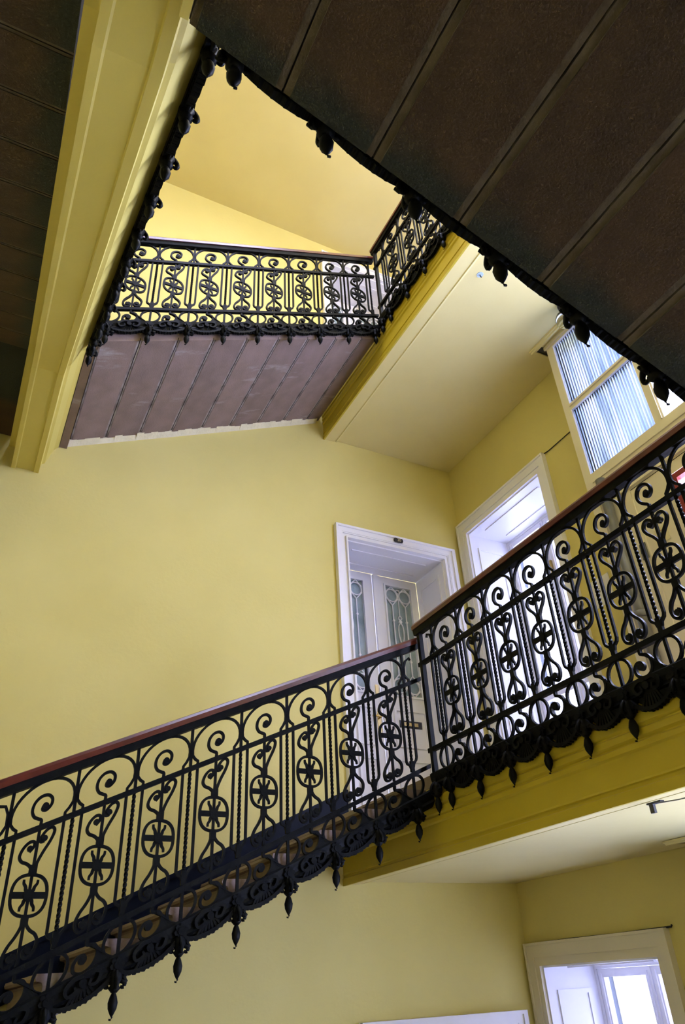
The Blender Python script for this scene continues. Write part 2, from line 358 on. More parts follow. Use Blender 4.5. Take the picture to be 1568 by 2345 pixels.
def beam_parts():
    prof = [(-0.137, 0.158), (-0.099, 0.156), (-0.096, 0.0), (-0.074, 0.0), (-0.068, 0.008), (0.030, 0.008), (0.034, 0.0), (0.062, 0.0), (0.070, 0.075), (0.085, 0.085), (0.120, 0.20), (0.145, 0.235), (0.145, 0.30), (-0.095, 0.30), (-0.095, 0.164), (-0.137, 0.164)]
    path = [(4.0, 2.77), (3.07, 2.772), (0.885, 1.774), (YF, 1.774)]
    b = MBd(); n = len(prof)
    for i, (y, z) in enumerate(path):
        for (px, pz) in prof: b.v.append((px + SK * (3.0 - y) * (1 if y < 3.1 else 0), y, z + pz))
    for i in range(len(path) - 1):
        for k in range(n):
            j = (k + 1) % n; b.f.append([i * n + k, i * n + j, (i + 1) * n + j, (i + 1) * n + k]); b.mi.append(0); b.sm.append(False)
    b.f.append(list(range(n))); b.f.append([(len(path) - 1) * n + k for k in range(n)]); b.mi += [0, 0]; b.sm += [False, False]
    return b
lb = thing('stair_beam', 'long yellow plastered beam carrying the left flight, at upper left', 'beam', (0.03, 2.0, 2.28))
link('beam_casing', sub(beam_parts(), (0.03, 2.0, 2.28)).mesh('beam_casing', MB_), lb)
landing('corner_landing', 'back left corner landing between the left flight and the upper flight', (-0.3, 3.6, 3.0), [
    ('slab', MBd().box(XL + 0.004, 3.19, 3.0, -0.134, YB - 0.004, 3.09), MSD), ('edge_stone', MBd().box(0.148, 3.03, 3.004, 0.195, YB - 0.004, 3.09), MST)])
landing('corner_landing', 'near left corner landing above the camera', (-0.3, 0.3, 1.9), [
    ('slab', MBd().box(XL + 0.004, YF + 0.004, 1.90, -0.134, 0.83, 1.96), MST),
    ('end_face', MBd().box(0.075, YF + 0.004, 1.66, 0.094, 0.70, 1.76), MB_)])
landing('corner_landing', 'lower corner landing the photograph was taken from', (-0.3, 0.3, 1.9 - H), [('slab', MBd().box(XL + 0.004, YF + 0.004, -1.45, 0.0, 0.83, -1.365), MTR)])
landing('corner_landing', 'lower back left corner landing at the foot of the middle flight', (-0.3, 3.6, 3.0 - H), [('slab', MBd().box(XL + 0.004, 3.19, 3.0 - H, 0.185, YB - 0.004, 3.09 - H), MTR)])

# skirting along flight A (sloped) and B
def skirting(name, dz, label):
    b = MBd(); x0, x1 = 0.16, 2.115
    top = lambda x: 0.040 + 0.4545 * x + dz; bot = lambda x: top(x) - 0.20
    b.prism([(x0, bot(x0)), (x1, bot(x1)), (x1, top(x1)), (x0, top(x0))], 3.985, 3.9995, 'y')
    b.prism([(x0, top(x0) - 0.022), (x1, top(x1) - 0.022), (x1, top(x1) - 0.004), (x0, top(x0) - 0.004)], 3.978, 3.986, 'y')
    link_box(name, b, MSK, label)
skirting('baseboard_back', 0.0, 'glossy blue-black skirting rising with the middle flight')
skirting('baseboard_upper', H, 'glossy blue-black skirting rising with the upper flight')

# ------------------------------------------------------------------ wrought-iron balustrades
P0 = 0.2175; MSL = 0.451; BW = 0.0102
def spiral(cx, cz, r0, r1, a0, a1, n=14):
    return [(cx + (r0 + (r1 - r0) * i / n) * math.cos(a0 + (a1 - a0) * i / n), cz + (r0 + (r1 - r0) * i / n) * math.sin(a0 + (a1 - a0) * i / n)) for i in range(n + 1)]
def bay_meshes(m):
    """all iron pieces of one bay, local origin at the bay centre on the bottom rail; m = slope"""
    h = P0 / 2; D = {}; sag = 0.028 if m else 0.048
    sh = lambda pts, k=1.0, c=0.0: [(u, v + k * m * (u - c)) for u, v in pts]
    def one(name, b): D[name] = b.mesh(name, MIR)
    # the bar that rises beside the post, arches over the bay and comes down the other side
    e = h - 0.030
    half = [(-(h - 0.007), 0.030), (-(h - 0.012), 0.046), (-e - 0.004, 0.058), (-e, 0.070), (-e, 0.452), (-e, 0.462), (-(h - 0.018), 0.474), (-(h - 0.007), 0.492)]
    arc = [(-0.1035 * math.cos(t), 0.512 + 0.096 * math.sin(t)) for t in [i * PI / 18 for i in range(19)]]
    full = half + arc + [(-u, v) for u, v in reversed(half)]
    one('arched_bar', MBd().sweep(sh(full), BW, BW))
    # plain post above the mid rail and below the bottom rail, twisted between
    one('post', MBd().sweep([(0, 0.452), (0, 0.615)], BW * 1.1, BW)); one('lower_post', MBd().sweep([(0, -0.010), (0, -0.11)], BW * 1.1, BW)); one('post_foot', MBd().box(-0.0095, -0.007, 0.010, 0.0095, 0.007, 0.062))
    tw = MBd(); nt = 56; o = 0
    for i in range(nt + 1):
        a = i * PI / 5.2; v = 0.060 + (0.43 - 0.060) * i / nt
        for k in range(4):
            q = a + k * PI / 2; tw.v.append((0.0078 * math.cos(q), 0.0078 * math.sin(q), v))
    for i in range(nt):
        for k in range(4):
            tw.f.append([i * 4 + k, i * 4 + (k + 1) % 4, i * 4 + 4 + (k + 1) % 4, i * 4 + 4 + k]); tw.mi.append(0); tw.sm.append(False)
    one('twisted_baluster', tw)
    # crook scroll above the mid rail
    cr = smoothpath([(0, 0.448), (0, 0.466), (-0.012, 0.476), (-0.027, 0.489), (-0.036, 0.512), (-0.031, 0.538), (-0.013, 0.553), (0.010, 0.551), (0.026, 0.533), (0.026, 0.511), (0.012, 0.498), (-0.002, 0.504), (-0.001, 0.516)], 5)
    one('crook_scroll', MBd().sweep(sh(cr), BW, BW * 1.2).disc(0.007, 0.514 + m * 0.007, 0.0115, BW * 1.6))
    one('centre_rod', MBd().sweep([(0, 0.010), (0, 0.432)], BW, BW))
    # heart scrolls
    hb = MBd(); kk = 1.9
    for sg in (1, -1):
        pts = [(0.006, 0.298), (0.010, 0.318), (0.024, 0.341), (0.043, 0.364), (0.052, 0.388), (0.043, 0.408), (0.026, 0.413), (0.011, 0.402), (0.010, 0.386), (0.022, 0.378)]
        q = [(sg * u, v) for u, v in pts]
        hb = MBd().sweep(sh(smoothpath(q, 5), kk), BW, BW * 1.2)
        hb.disc(sg * 0.0215, 0.388 + kk * m * sg * 0.0215, 0.0105, BW * 1.6)
        one('heart_scroll' + ('' if sg > 0 else '_l'), hb)
    one('binding', MBd().box(-0.0135, -0.007, 0.283, 0.0135, 0.007, 0.318)); one('binding_b', MBd().box(-0.0125, -0.007, 0.127, 0.0125, 0.007, 0.163))
    # wheel with cross bar and four leaf spokes
    ring = []
    for i in range(36):
        a = 2 * PI * i / 36; ca, sa = math.cos(a), math.sin(a); ex = 2 / 2.5
        ring.append((0.0585 * math.copysign(abs(ca) ** ex, ca), 0.222 + 0.0645 * math.copysign(abs(sa) ** ex, sa)))
    one('wheel', MBd().sweep(ring, 0.0105, BW, True))
    one('cross_bar', MBd().box(-0.058, -0.005, 0.2118, 0.058, 0.005, 0.2325).disc(0, 0.222, 0.0175, 0.014, 10))
    sp = smoothpath([(0.004, 0.010), (0.012, 0.016), (0.015, 0.027), (0.022, 0.037), (0.023, 0.049)], 3)
    for nm, a, b_ in (('spoke', 1, 1), ('spoke_b', -1, 1), ('spoke_c', 1, -1), ('spoke_d', -1, -1)):
        one(nm, MBd().sweep([(a * u, 0.222 + b_ * v) for u, v in sp], 0.0120, 0.008, taper=lambda t: 1.15 - 0.5 * t))
    for sg in (1, -1):
        pts = [(0.006, 0.150), (0.009, 0.128), (0.022, 0.106), (0.040, 0.086), (0.050, 0.062), (0.045, 0.036), (0.029, 0.024), (0.014, 0.031), (0.012, 0.048), (0.024, 0.056)]
        b = MBd().sweep(sh(smoothpath([(sg * u, v) for u, v in pts], 5), 1.05), BW, BW * 1.2).disc(sg * 0.0265, 0.045 + 1.05 * m * sg * 0.0265, 0.0115, BW * 1.6)
        one('foot_scroll' + ('' if sg > 0 else '_l'), b)
    # below the bottom rail
    lp = [(0.053 * math.cos(2 * PI * i / 28), -0.060 + 0.052 * math.sin(2 * PI * i / 28)) for i in range(28)]
    one('loop', MBd().sweep(sh(lp), BW, BW, True))
    ls = smoothpath([(0, -0.010), (0, -0.028), (0.012, -0.034), (0.028, -0.042), (0.038, -0.066), (0.032, -0.092), (0.012, -0.108), (-0.014, -0.108), (-0.034, -0.094), (-0.038, -0.072), (-0.026, -0.056), (-0.008, -0.056), (0.000, -0.070), (-0.008, -0.080)], 5)
    one('lower_scroll', MBd().sweep(sh(ls), BW * 1.05, BW * 1.3).disc(-0.012, -0.072 - m * 0.012, 0.0115, BW * 1.7))
    lf = [(0.006, -0.036), (0.024, -0.036), (0.046, -0.058), (0.066, -0.086), (0.098, -0.108), (0.030, -0.112), (0.040, -0.082), (0.030, -0.056)]
    one('acanthus_leaf', MBd().prism(sh(lf), -0.004, 0.006, 'y').sweep(sh([(0.016, -0.038), (0.045, -0.066), (0.088, -0.106)]), 0.007, 0.016, taper=lambda t: 1 - 0.7 * t))
    # scalloped swag with a ribbed shell under the base band
    sw = MBd(); n = 12; hw = h - 0.016
    path = [(-hw + 2 * hw * i / n, -0.168 - sag * (1 - (2 * i / n - 1) ** 2) ** 0.8) for i in range(n + 1)]
    sw.sweep(sh(path), 0.013, 0.022, y=-0.005)
    sw.prism(sh([(u * 0.93, v + 0.012) for u, v in path[2:-1]] + [(hw * 0.8, -0.17), (-hw * 0.6, -0.17)]), -0.004, 0.008, 'y')
    for i in range(3, 10):
        u, v = path[i]; sw.sweep(sh([(u * 0.35, -0.15), (u, v)]), 0.008, 0.02, y=0.0)
    for i in range(1, n): sw.disc(path[i][0], path[i][1] - 0.004 + m * path[i][0], 0.0055 + 0.002 * (i % 2), 0.020, 6, -0.005)
    one('swag', sw)
    ro = MBd(); ro.disc(0, -0.142, 0.013, 0.03, 8, -0.010)
    for k in range(6):
        a = k * PI / 3 + 0.3; ro.disc(0.017 * math.cos(a), -0.142 + 0.017 * math.sin(a), 0.0095, 0.022, 6, -0.010)
    one('rosette', ro)
    sc_ = MBd()
    for sg in (1, -1):
        sc_.sweep(sh(smoothpath([(0.0, -0.120), (sg * 0.03, -0.118), (sg * 0.055, -0.135), (sg * 0.045, -0.160), (sg * 0.022, -0.155), (sg * 0.026, -0.140)], 4)), 0.012, 0.02, y=-0.012, taper=lambda t: 1.2 - 0.6 * t)
    sc_.disc(0, -0.142, 0.014, 0.028, 8, -0.010)
    one('band_ornament', sc_)
    # pendant: collar with curling leaves, bud, hooked tip
    pc = MBd().lathe([(0.008, -0.150), (0.021, -0.162), (0.024, -0.182), (0.015, -0.200), (0.021, -0.210), (0.010, -0.222)], 0, -0.004, 10)
    for dx, dy in ((1, 0), (-1, 0), (0, -1)):
        pa = smoothpath([(0.010, -0.160), (0.024, -0.172), (0.034, -0.190), (0.030, -0.206), (0.020, -0.204)], 3)
        pc.tube([(dx * u, -0.004 + dy * u, v) for u, v in pa], [0.0088 * (1.15 - 0.6 * i / (len(pa) - 1)) for i in range(len(pa))], 6)
    pc.tube([(0.012, -0.006, -0.185), (0.030, -0.012, -0.192), (0.040, -0.014, -0.186)], [0.008, 0.007, 0.004], 6)
    one('pendant', pc)
    one('bud', MBd().lathe([(0.005, -0.218), (0.012, -0.232), (0.0172, -0.250), (0.0150, -0.267), (0.008, -0.281), (0.0030, -0.289)], 0, -0.004, 10)
        .tube([(0, -0.004, -0.285), (0.002, -0.004, -0.292), (-0.002, -0.004, -0.298), (-0.008, -0.004, -0.296)], [0.003, 0.003, 0.0032, 0.003], 6))
    return D
BAYS = {MSL: bay_meshes(MSL), 0.0: bay_meshes(0.0)}
CENTRE = ['arched_bar', 'crook_scroll', 'centre_rod', 'heart_scroll', 'heart_scroll_l', 'binding', 'binding_b', 'foot_scroll', 'foot_scroll_l', 'lower_scroll', 'acanthus_leaf', 'swag']
def runbar(prof, u0, u1, m):
    """constant section (y, v) carried along the run from u0 to u1 at slope m"""
    n = len(prof); b = MBd()
    for u in (u0, u1): b.v += [(u, y, v + m * u) for y, v in prof]
    for k in range(n):
        j = (k + 1) % n; b.f.append([k, j, n + j, n + k]); b.mi.append(0); b.sm.append(False)
    b.f.append(list(range(n))); b.f.append([n + k for k in range(n)]); b.mi += [0, 0]; b.sm += [False, False]
    return b
def balustrade(label, x, y, z, rz, slope, u0, u1, first, pitch, count, newels=()):
    t = thing('balustrade', label, 'balustrade', (x, y, z), rz, 'wrought iron balustrades around the stairwell')
    B = BAYS[MSL if slope else 0.0]; sx = pitch / P0; m = (MSL / sx) if slope else 0.0
    link('handrail', runbar([(-0.027, 0.634), (-0.027, 0.655), (-0.019, 0.668), (0, 0.674), (0.019, 0.668), (0.027, 0.655), (0.027, 0.634)], u0, u1, m).mesh('handrail', MHW), t)
    link('rail_bar', runbar([(-0.017, 0.604), (0.017, 0.604), (0.021, 0.6335), (-0.021, 0.6335)], u0, u1, m).mesh('rail_bar', MIR), t)
    link('mid_rail', runbar([(-0.010, 0.4305), (0.010, 0.4305), (0.010, 0.4515), (-0.010, 0.4515)], u0, u1, m).mesh('mid_rail', MIR), t)
    link('bottom_rail', runbar([(-0.010, -0.011), (0.010, -0.011), (0.010, 0.010), (-0.010, 0.010)], u0, u1, m).mesh('bottom_rail', MIR), t)
    link('base_band', runbar([(-0.004, -0.104), (0.014, -0.104), (0.014, -0.176 if not slope else -0.186), (0.004, -0.168 if not slope else -0.178), (-0.010, -0.162), (-0.006, -0.150), (-0.012, -0.132), (-0.014, -0.112)], u0, u1, m).mesh('base_band', MIR), t)
    for k in range(count):
        u = first + pitch * k
        for nm in ('post', 'lower_post', 'post_foot', 'twisted_baluster', 'loop', 'rosette'): link(nm, B[nm], t, (u, 0, m * u), sx)
        p = link('pendant', B['pendant'], t, (u, 0, m * u)); link('bud', B['bud'], p)
        if k == count - 1: continue
        u += pitch / 2
        for nm in CENTRE: link(nm[:-2] if nm.endswith(('_l', '_b')) else nm, B[nm], t, (u, 0, m * u), sx)
        link('band_ornament', B['band_ornament'], t, (u, 0, m * u), sx)
        wh = link('wheel', B['wheel'], t, (u, 0, m * u), sx)
        link('cross_bar', B['cross_bar'], wh)
        for nm in ('spoke', 'spoke_b', 'spoke_c', 'spoke_d'): link('spoke', B[nm], wh)
    # half bars between the last posts and the corner newels
    for u, sg in ((first, -1), (first + pitch * (count - 1), 1)):
        lim = abs((u1 if sg > 0 else u0) - u)
        if lim < 0.045: continue
        pts = [(u + sg * q, v + m * (u + sg * q)) for q, v in [(0.007, 0.030), (0.012, 0.046), (0.026, 0.058), (0.030, 0.070), (0.030, 0.462), (0.018, 0.474), (0.006, 0.495), (0.008, 0.535), (0.020, 0.565), (min(0.045, lim - 0.012), 0.575), (min(0.05, lim - 0.008), 0.560)]]
        link('corner_bar', MBd().sweep(pts, BW, BW).mesh('corner_bar', MIR), t)
    for u in newels:
        link('newel', MBd().box(u - 0.0115, -0.0115, -0.19 + m * u, u + 0.0115, 0.0115, 0.63 + m * u).mesh('newel', MIR), t)
        p = link('pendant', B['pendant'], t, (u, 0, m * u)); link('bud', B['bud'], p)
    return t
balustrade('iron balustrade with red-brown handrail rising from lower left to the corner newel', 0, 3.0, -0.037, 0, 1, 0.12, 2.052, 0.21, 0.2175, 9)
balustrade('level iron balustrade along the middle landing, crossing in front of the bright window', 2.043, 2.945, 0.953, -PI / 2, 0, -0.030, 2.19, 0.111, 0.2212, 10, (0.0,))
balustrade('distant iron balustrade on the upper flight above the grey stone soffit', 0, 3.0, 3.203, 0, 1, 0.18, 2.048, 0.2224, 0.2226, 9)
balustrade('far level iron balustrade of the upper landing, partly behind the dark flight', 2.043, 2.945, 4.160, -PI / 2, 0, -0.030, 2.19, 0.111, 0.2212, 10, (0.0,))
balustrade('iron balustrade along the yellow beam seen edge-on from below', 0.158, 3.0, 3.11, PI / 2 + SK, 1, -2.24, -0.03, -2.12, 0.2175, 10, (-0.012,))
balustrade('iron balustrade hanging its pendants along the edge of the dark flight at upper right', 2.025, 0.740, 1.041, PI, 1, 0.03, 1.86, 0.107, 0.2135, 9)

# ------------------------------------------------------------------ windows
def frame_boxes(b, axis, a0, a1, z0, z1, w, d0, d1, bottom=True):
    """four-sided frame w wide lying in the plane of (axis, z), thickness d0..d1 across it"""
    def bx(p0, p1, q0, q1):
        if axis == 'y': b.box(d0, p0, q0, d1, p1, q1)
        else: b.box(p0, d0, q0, p1, d1, q1)
    bx(a0, a0 + w, z0, z1); bx(a1 - w, a1, z0, z1); bx(a0 + w, a1 - w, z1 - w, z1)
    if bottom: bx(a0 + w, a1 - w, z0, z0 + w)
    return b
def window(n, dz, zt, zb, label, cream):
    zt += dz; zb += dz; base = (XR, 3.44, zb); mt = MCR if cream else MWH
    t = thing('window_%d' % n, label, None, base, kind='structure')
    def part(nm, b, m, par=t): return link(nm, sub(b, base).mesh(nm, m), par)
    oz = zt + 0.118
    ar = MBd()
    for (w0, w1, x) in ((0.0, 0.035, 0.020), (0.035, 0.085, 0.028), (0.085, 0.097, 0.038)):
        ar.box(XR - x, WY0 - w1, zb - 0.05, XR, WY0 - w0, zt + w1 * 1.2); ar.box(XR - x, WY1 + w0, zb - 0.05, XR, WY1 + w1, zt + w1 * 1.2)
        ar.box(XR - x, WY0 - w0, zt + w0 * 1.2, XR, WY1 + w0, zt + w1 * 1.2)
    part('architrave', ar, mt)
    part('jamb_lining', frame_boxes(MBd().box(XR, WY1 - 0.010, zb, 3.66, WY1, zt), 'x', XR + 0.07, 3.60, zb + 0.15, zt - 0.12, 0.022, WY1 - 0.018, WY1 - 0.010), MWH)
    part('jamb_lining', frame_boxes(MBd().box(XR, WY0, zb, 3.66, WY0 + 0.010, zt), 'x', XR + 0.07, 3.60, zb + 0.15, zt - 0.12, 0.022, WY0 + 0.010, WY0 + 0.018), MWH)
    hd = MBd().box(XR, WY0 + 0.010, zt - 0.010, 3.66, WY1 - 0.010, zt)
    for (x0, x1, y0, y1) in ((XR + 0.08, XR + 0.10, WY0 + 0.12, WY1 - 0.12), (3.57, 3.59, WY0 + 0.12, WY1 - 0.12)): hd.box(x0, y0, zt - 0.018, x1, y1, zt - 0.010)
    part('head_lining', hd, MWH)
    part('sill', MBd().box(XR, WY0 + 0.010, zb, 3.66, WY1 - 0.010, zb + 0.02), MWH)
    part('outer_frame', frame_boxes(MBd(), 'y', WY0, WY1, zb, zt, 0.030, 3.661, 3.715), MWH)
    mid = (WY0 + WY1) / 2; tz = zt - 0.62
    for y0, y1 in ((WY0 + 0.031, mid - 0.004), (mid + 0.004, WY1 - 0.031)):
        b = frame_boxes(MBd(), 'y', y0, y1, zb + 0.031, zt - 0.031, 0.042, 3.666, 3.705)
        b.box(3.658, y0 + 0.02, zb + 0.051, 3.667, y0 + 0.032, zt - 0.05); b.box(3.658, y1 - 0.032, zb + 0.051, 3.667, y1 - 0.02, zt - 0.05)
        b.box(3.668, y0 + 0.042, zb + 0.50, 3.703, y1 - 0.042, zb + 0.54)
        cs = part('casement', b, MWH)
        link('pane', sub(MBd().box(3.683, y0 + 0.040, zb + 0.07, 3.687, y1 - 0.040, zt - 0.07), base).mesh('pane', MG), cs)
    part('latch', MBd().box(3.645, mid - 0.008, zt - 0.50, 3.662, mid + 0.008, zt - 0.40), MBR)
    return t
window(1, 0, WINS[1][1], WINS[1][2], 'bright white deep-set casement window on the middle landing', False)
window(2, -H, WINS[0][1], WINS[0][2], 'cream framed casement window of the lower landing at bottom right', True)
window(3, H, WINS[2][1], WINS[2][2], 'casement window of the upper landing', False)

# ------------------------------------------------------------------ doors
def door(n, dz, hz, label, full):
    hz += dz; zf = FL1 + dz; base = (2.645, YB, zf); YL = 4.385
    t = thing('door_%d' % n, label, None, base, kind='structure')
    def part(nm, b, m, par=t): return link(nm, sub(b, base).mesh(nm, m), par)
    ar = MBd()
    for (w0, w1, d) in ((0.0, 0.012, 0.036), (0.012, 0.036, 0.018), (0.036, 0.044, 0.026), (0.044, 0.080, 0.030), (0.080, 0.096, 0.042)):
        ar.box(DX0 - w1, YB - d, zf, DX0 - w0, YB, hz + w1 * 1.1); ar.box(DX1 + w0, YB - d, zf, DX1 + w1 * 1.13, YB, hz + w1 * 1.1)
        ar.box(DX0 - w0, YB - d, hz + w0 * 1.1, DX1 + w0, YB, hz + w1 * 1.1)
    part('architrave', ar, MWH)
    part('jamb_lining', frame_boxes(MBd().box(DX0, YB, zf, DX0 + 0.01, YL, hz), 'y', YB + 0.06, YL - 0.05, zf + 0.9, hz - 0.10, 0.02, DX0 + 0.01, DX0 + 0.017), MWH)
    part('jamb_lining', frame_boxes(MBd().box(DX1 - 0.01, YB, zf, DX1, YL, hz), 'y', YB + 0.06, YL - 0.05, zf + 0.9, hz - 0.10, 0.02, DX1 - 0.017, DX1 - 0.01), MWH)
    part('head_lining', MBd().box(DX0 + 0.01, YB, hz - 0.01, DX1 - 0.01, YL, hz).box(DX0 + 0.10, YB + 0.09, hz - 0.018, DX1 - 0.10, YB + 0.11, hz - 0.01).box(DX0 + 0.10, YB + 0.28, hz - 0.018, DX1 - 0.10, YB + 0.30, hz - 0.01), MWH)
    mid = 2.645; zt = hz - 0.012; gz1 = zt - 0.075; gz0 = zf + 0.94
    for side, x0, x1 in ((-1, DX0 + 0.012, mid - 0.004), (1, mid + 0.004, DX1 - 0.012)):
        gx0, gx1 = (x0 + 0.075, x1 - 0.085) if side < 0 else (x0 + 0.110, x1 - 0.065)
        b = MBd()
        b.box(x0, YL, zf + 0.005, gx0, YL + 0.04, zt); b.box(gx1, YL, zf + 0.005, x1, YL + 0.04, zt)
        b.box(gx0, YL, gz1, gx1, YL + 0.04, zt); b.box(gx0, YL, zf + 0.005, gx1, YL + 0.04, gz0)
        frame_boxes(b, 'x', gx0 - 0.02, gx1 + 0.02, zf + 0.12, zf + 0.48, 0.018, YL - 0.010, YL)
        frame_boxes(b, 'x', gx0 - 0.02, gx1 + 0.02, zf + 0.56, zf + 0.84, 0.018, YL - 0.010, YL)
        frame_boxes(b, 'x', gx0 - 0.012, gx1 + 0.012, gz0 - 0.012, gz1 + 0.012, 0.014, YL - 0.010, YL)
        if side > 0: b.box(x0 - 0.006, YL - 0.022, zf + 0.01, x0 + 0.038, YL, zt - 0.01)
        lf = part('door_leaf', b, MWH)
        def lp(nm, b, m): return link(nm, sub(b, base).mesh(nm, m), lf)
        lp('glass', MBd().box(gx0, YL + 0.018, gz0, gx1, YL + 0.024, gz1), MGD)
        g = MBd(); yy = YL + 0.006; wx = gx1 - gx0; r = min(0.052, wx / 4 - 0.004); bw = 0.0075
        for q in (0.25, 0.75):
            cx = gx0 + wx * q
            for cz, sgn in ((gz1 - r - 0.028, -1), (gz0 + r + 0.028, 1)):
                g.sweep([(cx + r * math.cos(a * PI / 10), cz + r * 1.05 * math.sin(a * PI / 10)) for a in range(20)], bw, 0.012, True, yy)
                z2 = cz + sgn * (r + 0.035)
                for d in (-1, 1):
                    g.sweep([(cx + d * (r + 0.004), cz + sgn * r * 0.45), (cx, z2)], bw, 0.010, y=yy)
                    g.sweep([(cx + d * (r + 0.002), cz - sgn * r * 0.5), (cx, cz - sgn * (r + 0.026))], bw, 0.010, y=yy)
            g.sweep([(cx, gz1 - 2 * r - 0.060), (cx, gz0 + 2 * r + 0.060)], bw, 0.010, y=yy)
            for zz in (gz1 - 0.30, gz0 + 0.28): g.disc(cx, zz, 0.010, 0.014, 8, yy)
        cx = (gx0 + gx1) / 2
        g.sweep([(cx + 0.016 * math.cos(a * PI / 7), gz1 - 0.038 + 0.016 * math.sin(a * PI / 7)) for a in range(14)], 0.006, 0.010, True, yy)
        g.sweep([(cx, gz1 - 0.06), (cx, gz1 - 0.26)], 0.005, 0.009, y=yy)
        for d in (-1, 1):
            wv = smoothpath([(cx, gz1 - 0.25), (cx + d * 0.016, gz1 - 0.275), (cx - d * 0.010, gz1 - 0.30), (cx + d * 0.018, gz1 - 0.34), (cx + d * 0.022, gz1 - 0.42), (cx + d * 0.006, gz1 - 0.50), (cx + d * 0.018, gz1 - 0.54), (cx, gz1 - 0.575)], 4)
            g.sweep(wv, 0.006, 0.010, y=yy)
        g.disc(cx, gz1 - 0.305, 0.014, 0.016, 8, yy); g.sweep([(cx, gz1 - 0.57), (cx, gz0 + 0.06)], 0.005, 0.009, y=yy)
        lp('glass_grille', g, MWH)
        if side < 0 and full:
            hx = x1 - 0.030; hb = MBd().box(hx - 0.014, YL - 0.006, zf + 0.62, hx + 0.014, YL, zf + 0.80).box(hx - 0.013, YL - 0.006, zf + 0.93, hx + 0.013, YL, zf + 1.0)
            hb.tube([(hx, YL - 0.006, zf + 0.755), (hx, YL - 0.040, zf + 0.755), (hx - 0.012, YL - 0.046, zf + 0.755), (hx - 0.075, YL - 0.044, zf + 0.752)], 0.0075, 8)
            lp('door_handle', hb, MBR)
        if side > 0 and full:
            mx0, mx1, mz = gx0 + 0.02, gx1 - 0.03, zf + 0.73
            ml = lp('letter_slot', MBd().box(mx0, YL - 0.005, mz - 0.026, mx1, YL, mz + 0.026), MDK)
            ml['label'] = 'dark metal letter slot with a brass flap'
            lp('slot_flap', MBd().box(mx0 + 0.035, YL - 0.009, mz - 0.013, mx1 - 0.035, YL - 0.0055, mz + 0.013), MBR)
    if full:
        pz = hz + 0.066; px = 2.655
        pl = MBd().prism([(px - 0.036, pz - 0.017), (px + 0.030, pz - 0.017), (px + 0.038, pz), (px + 0.030, pz + 0.017), (px - 0.036, pz + 0.017), (px - 0.042, pz + 0.008), (px - 0.042, pz - 0.008)], YB - 0.050, YB - 0.0425, 'y')
        p = part('number_plate', pl, MDK); p['label'] = 'small dark number plate reading 20'
        o = text_obj('number', '20', 0.034, MGI, t, (px - 2.645, YB - 0.0515 - YB, pz - zf), (PI / 2, 0, 0))
    return t
def text_obj(name, body, size, m, parent, loc, rot):
    cu = bpy.data.curves.new(name, 'FONT'); cu.body = body; cu.size = size * S; cu.align_x = 'CENTER'; cu.align_y = 'CENTER'; cu.extrude = 0.0008
    tmp = bpy.data.objects.new('tmp_text', cu); C.objects.link(tmp)
    dg = bpy.context.evaluated_depsgraph_get(); dg.update()
    me = bpy.data.meshes.new_from_object(tmp.evaluated_get(dg)); me.materials.clear(); me.materials.append(m)
    bpy.data.objects.remove(tmp); bpy.data.curves.remove(cu)
    o = link(name, me, parent, loc); o.rotation_euler = rot; return o
door(1, 0, DOORS[1][1], 'white panelled double door numbered 20 on the middle landing', True)
door(2, -H, DOORS[0][1], 'white framed double door of the lower landing, at the bottom edge', False)
door(3, H, DOORS[2][1], 'white double door of the upper landing behind the far balustrade', False)

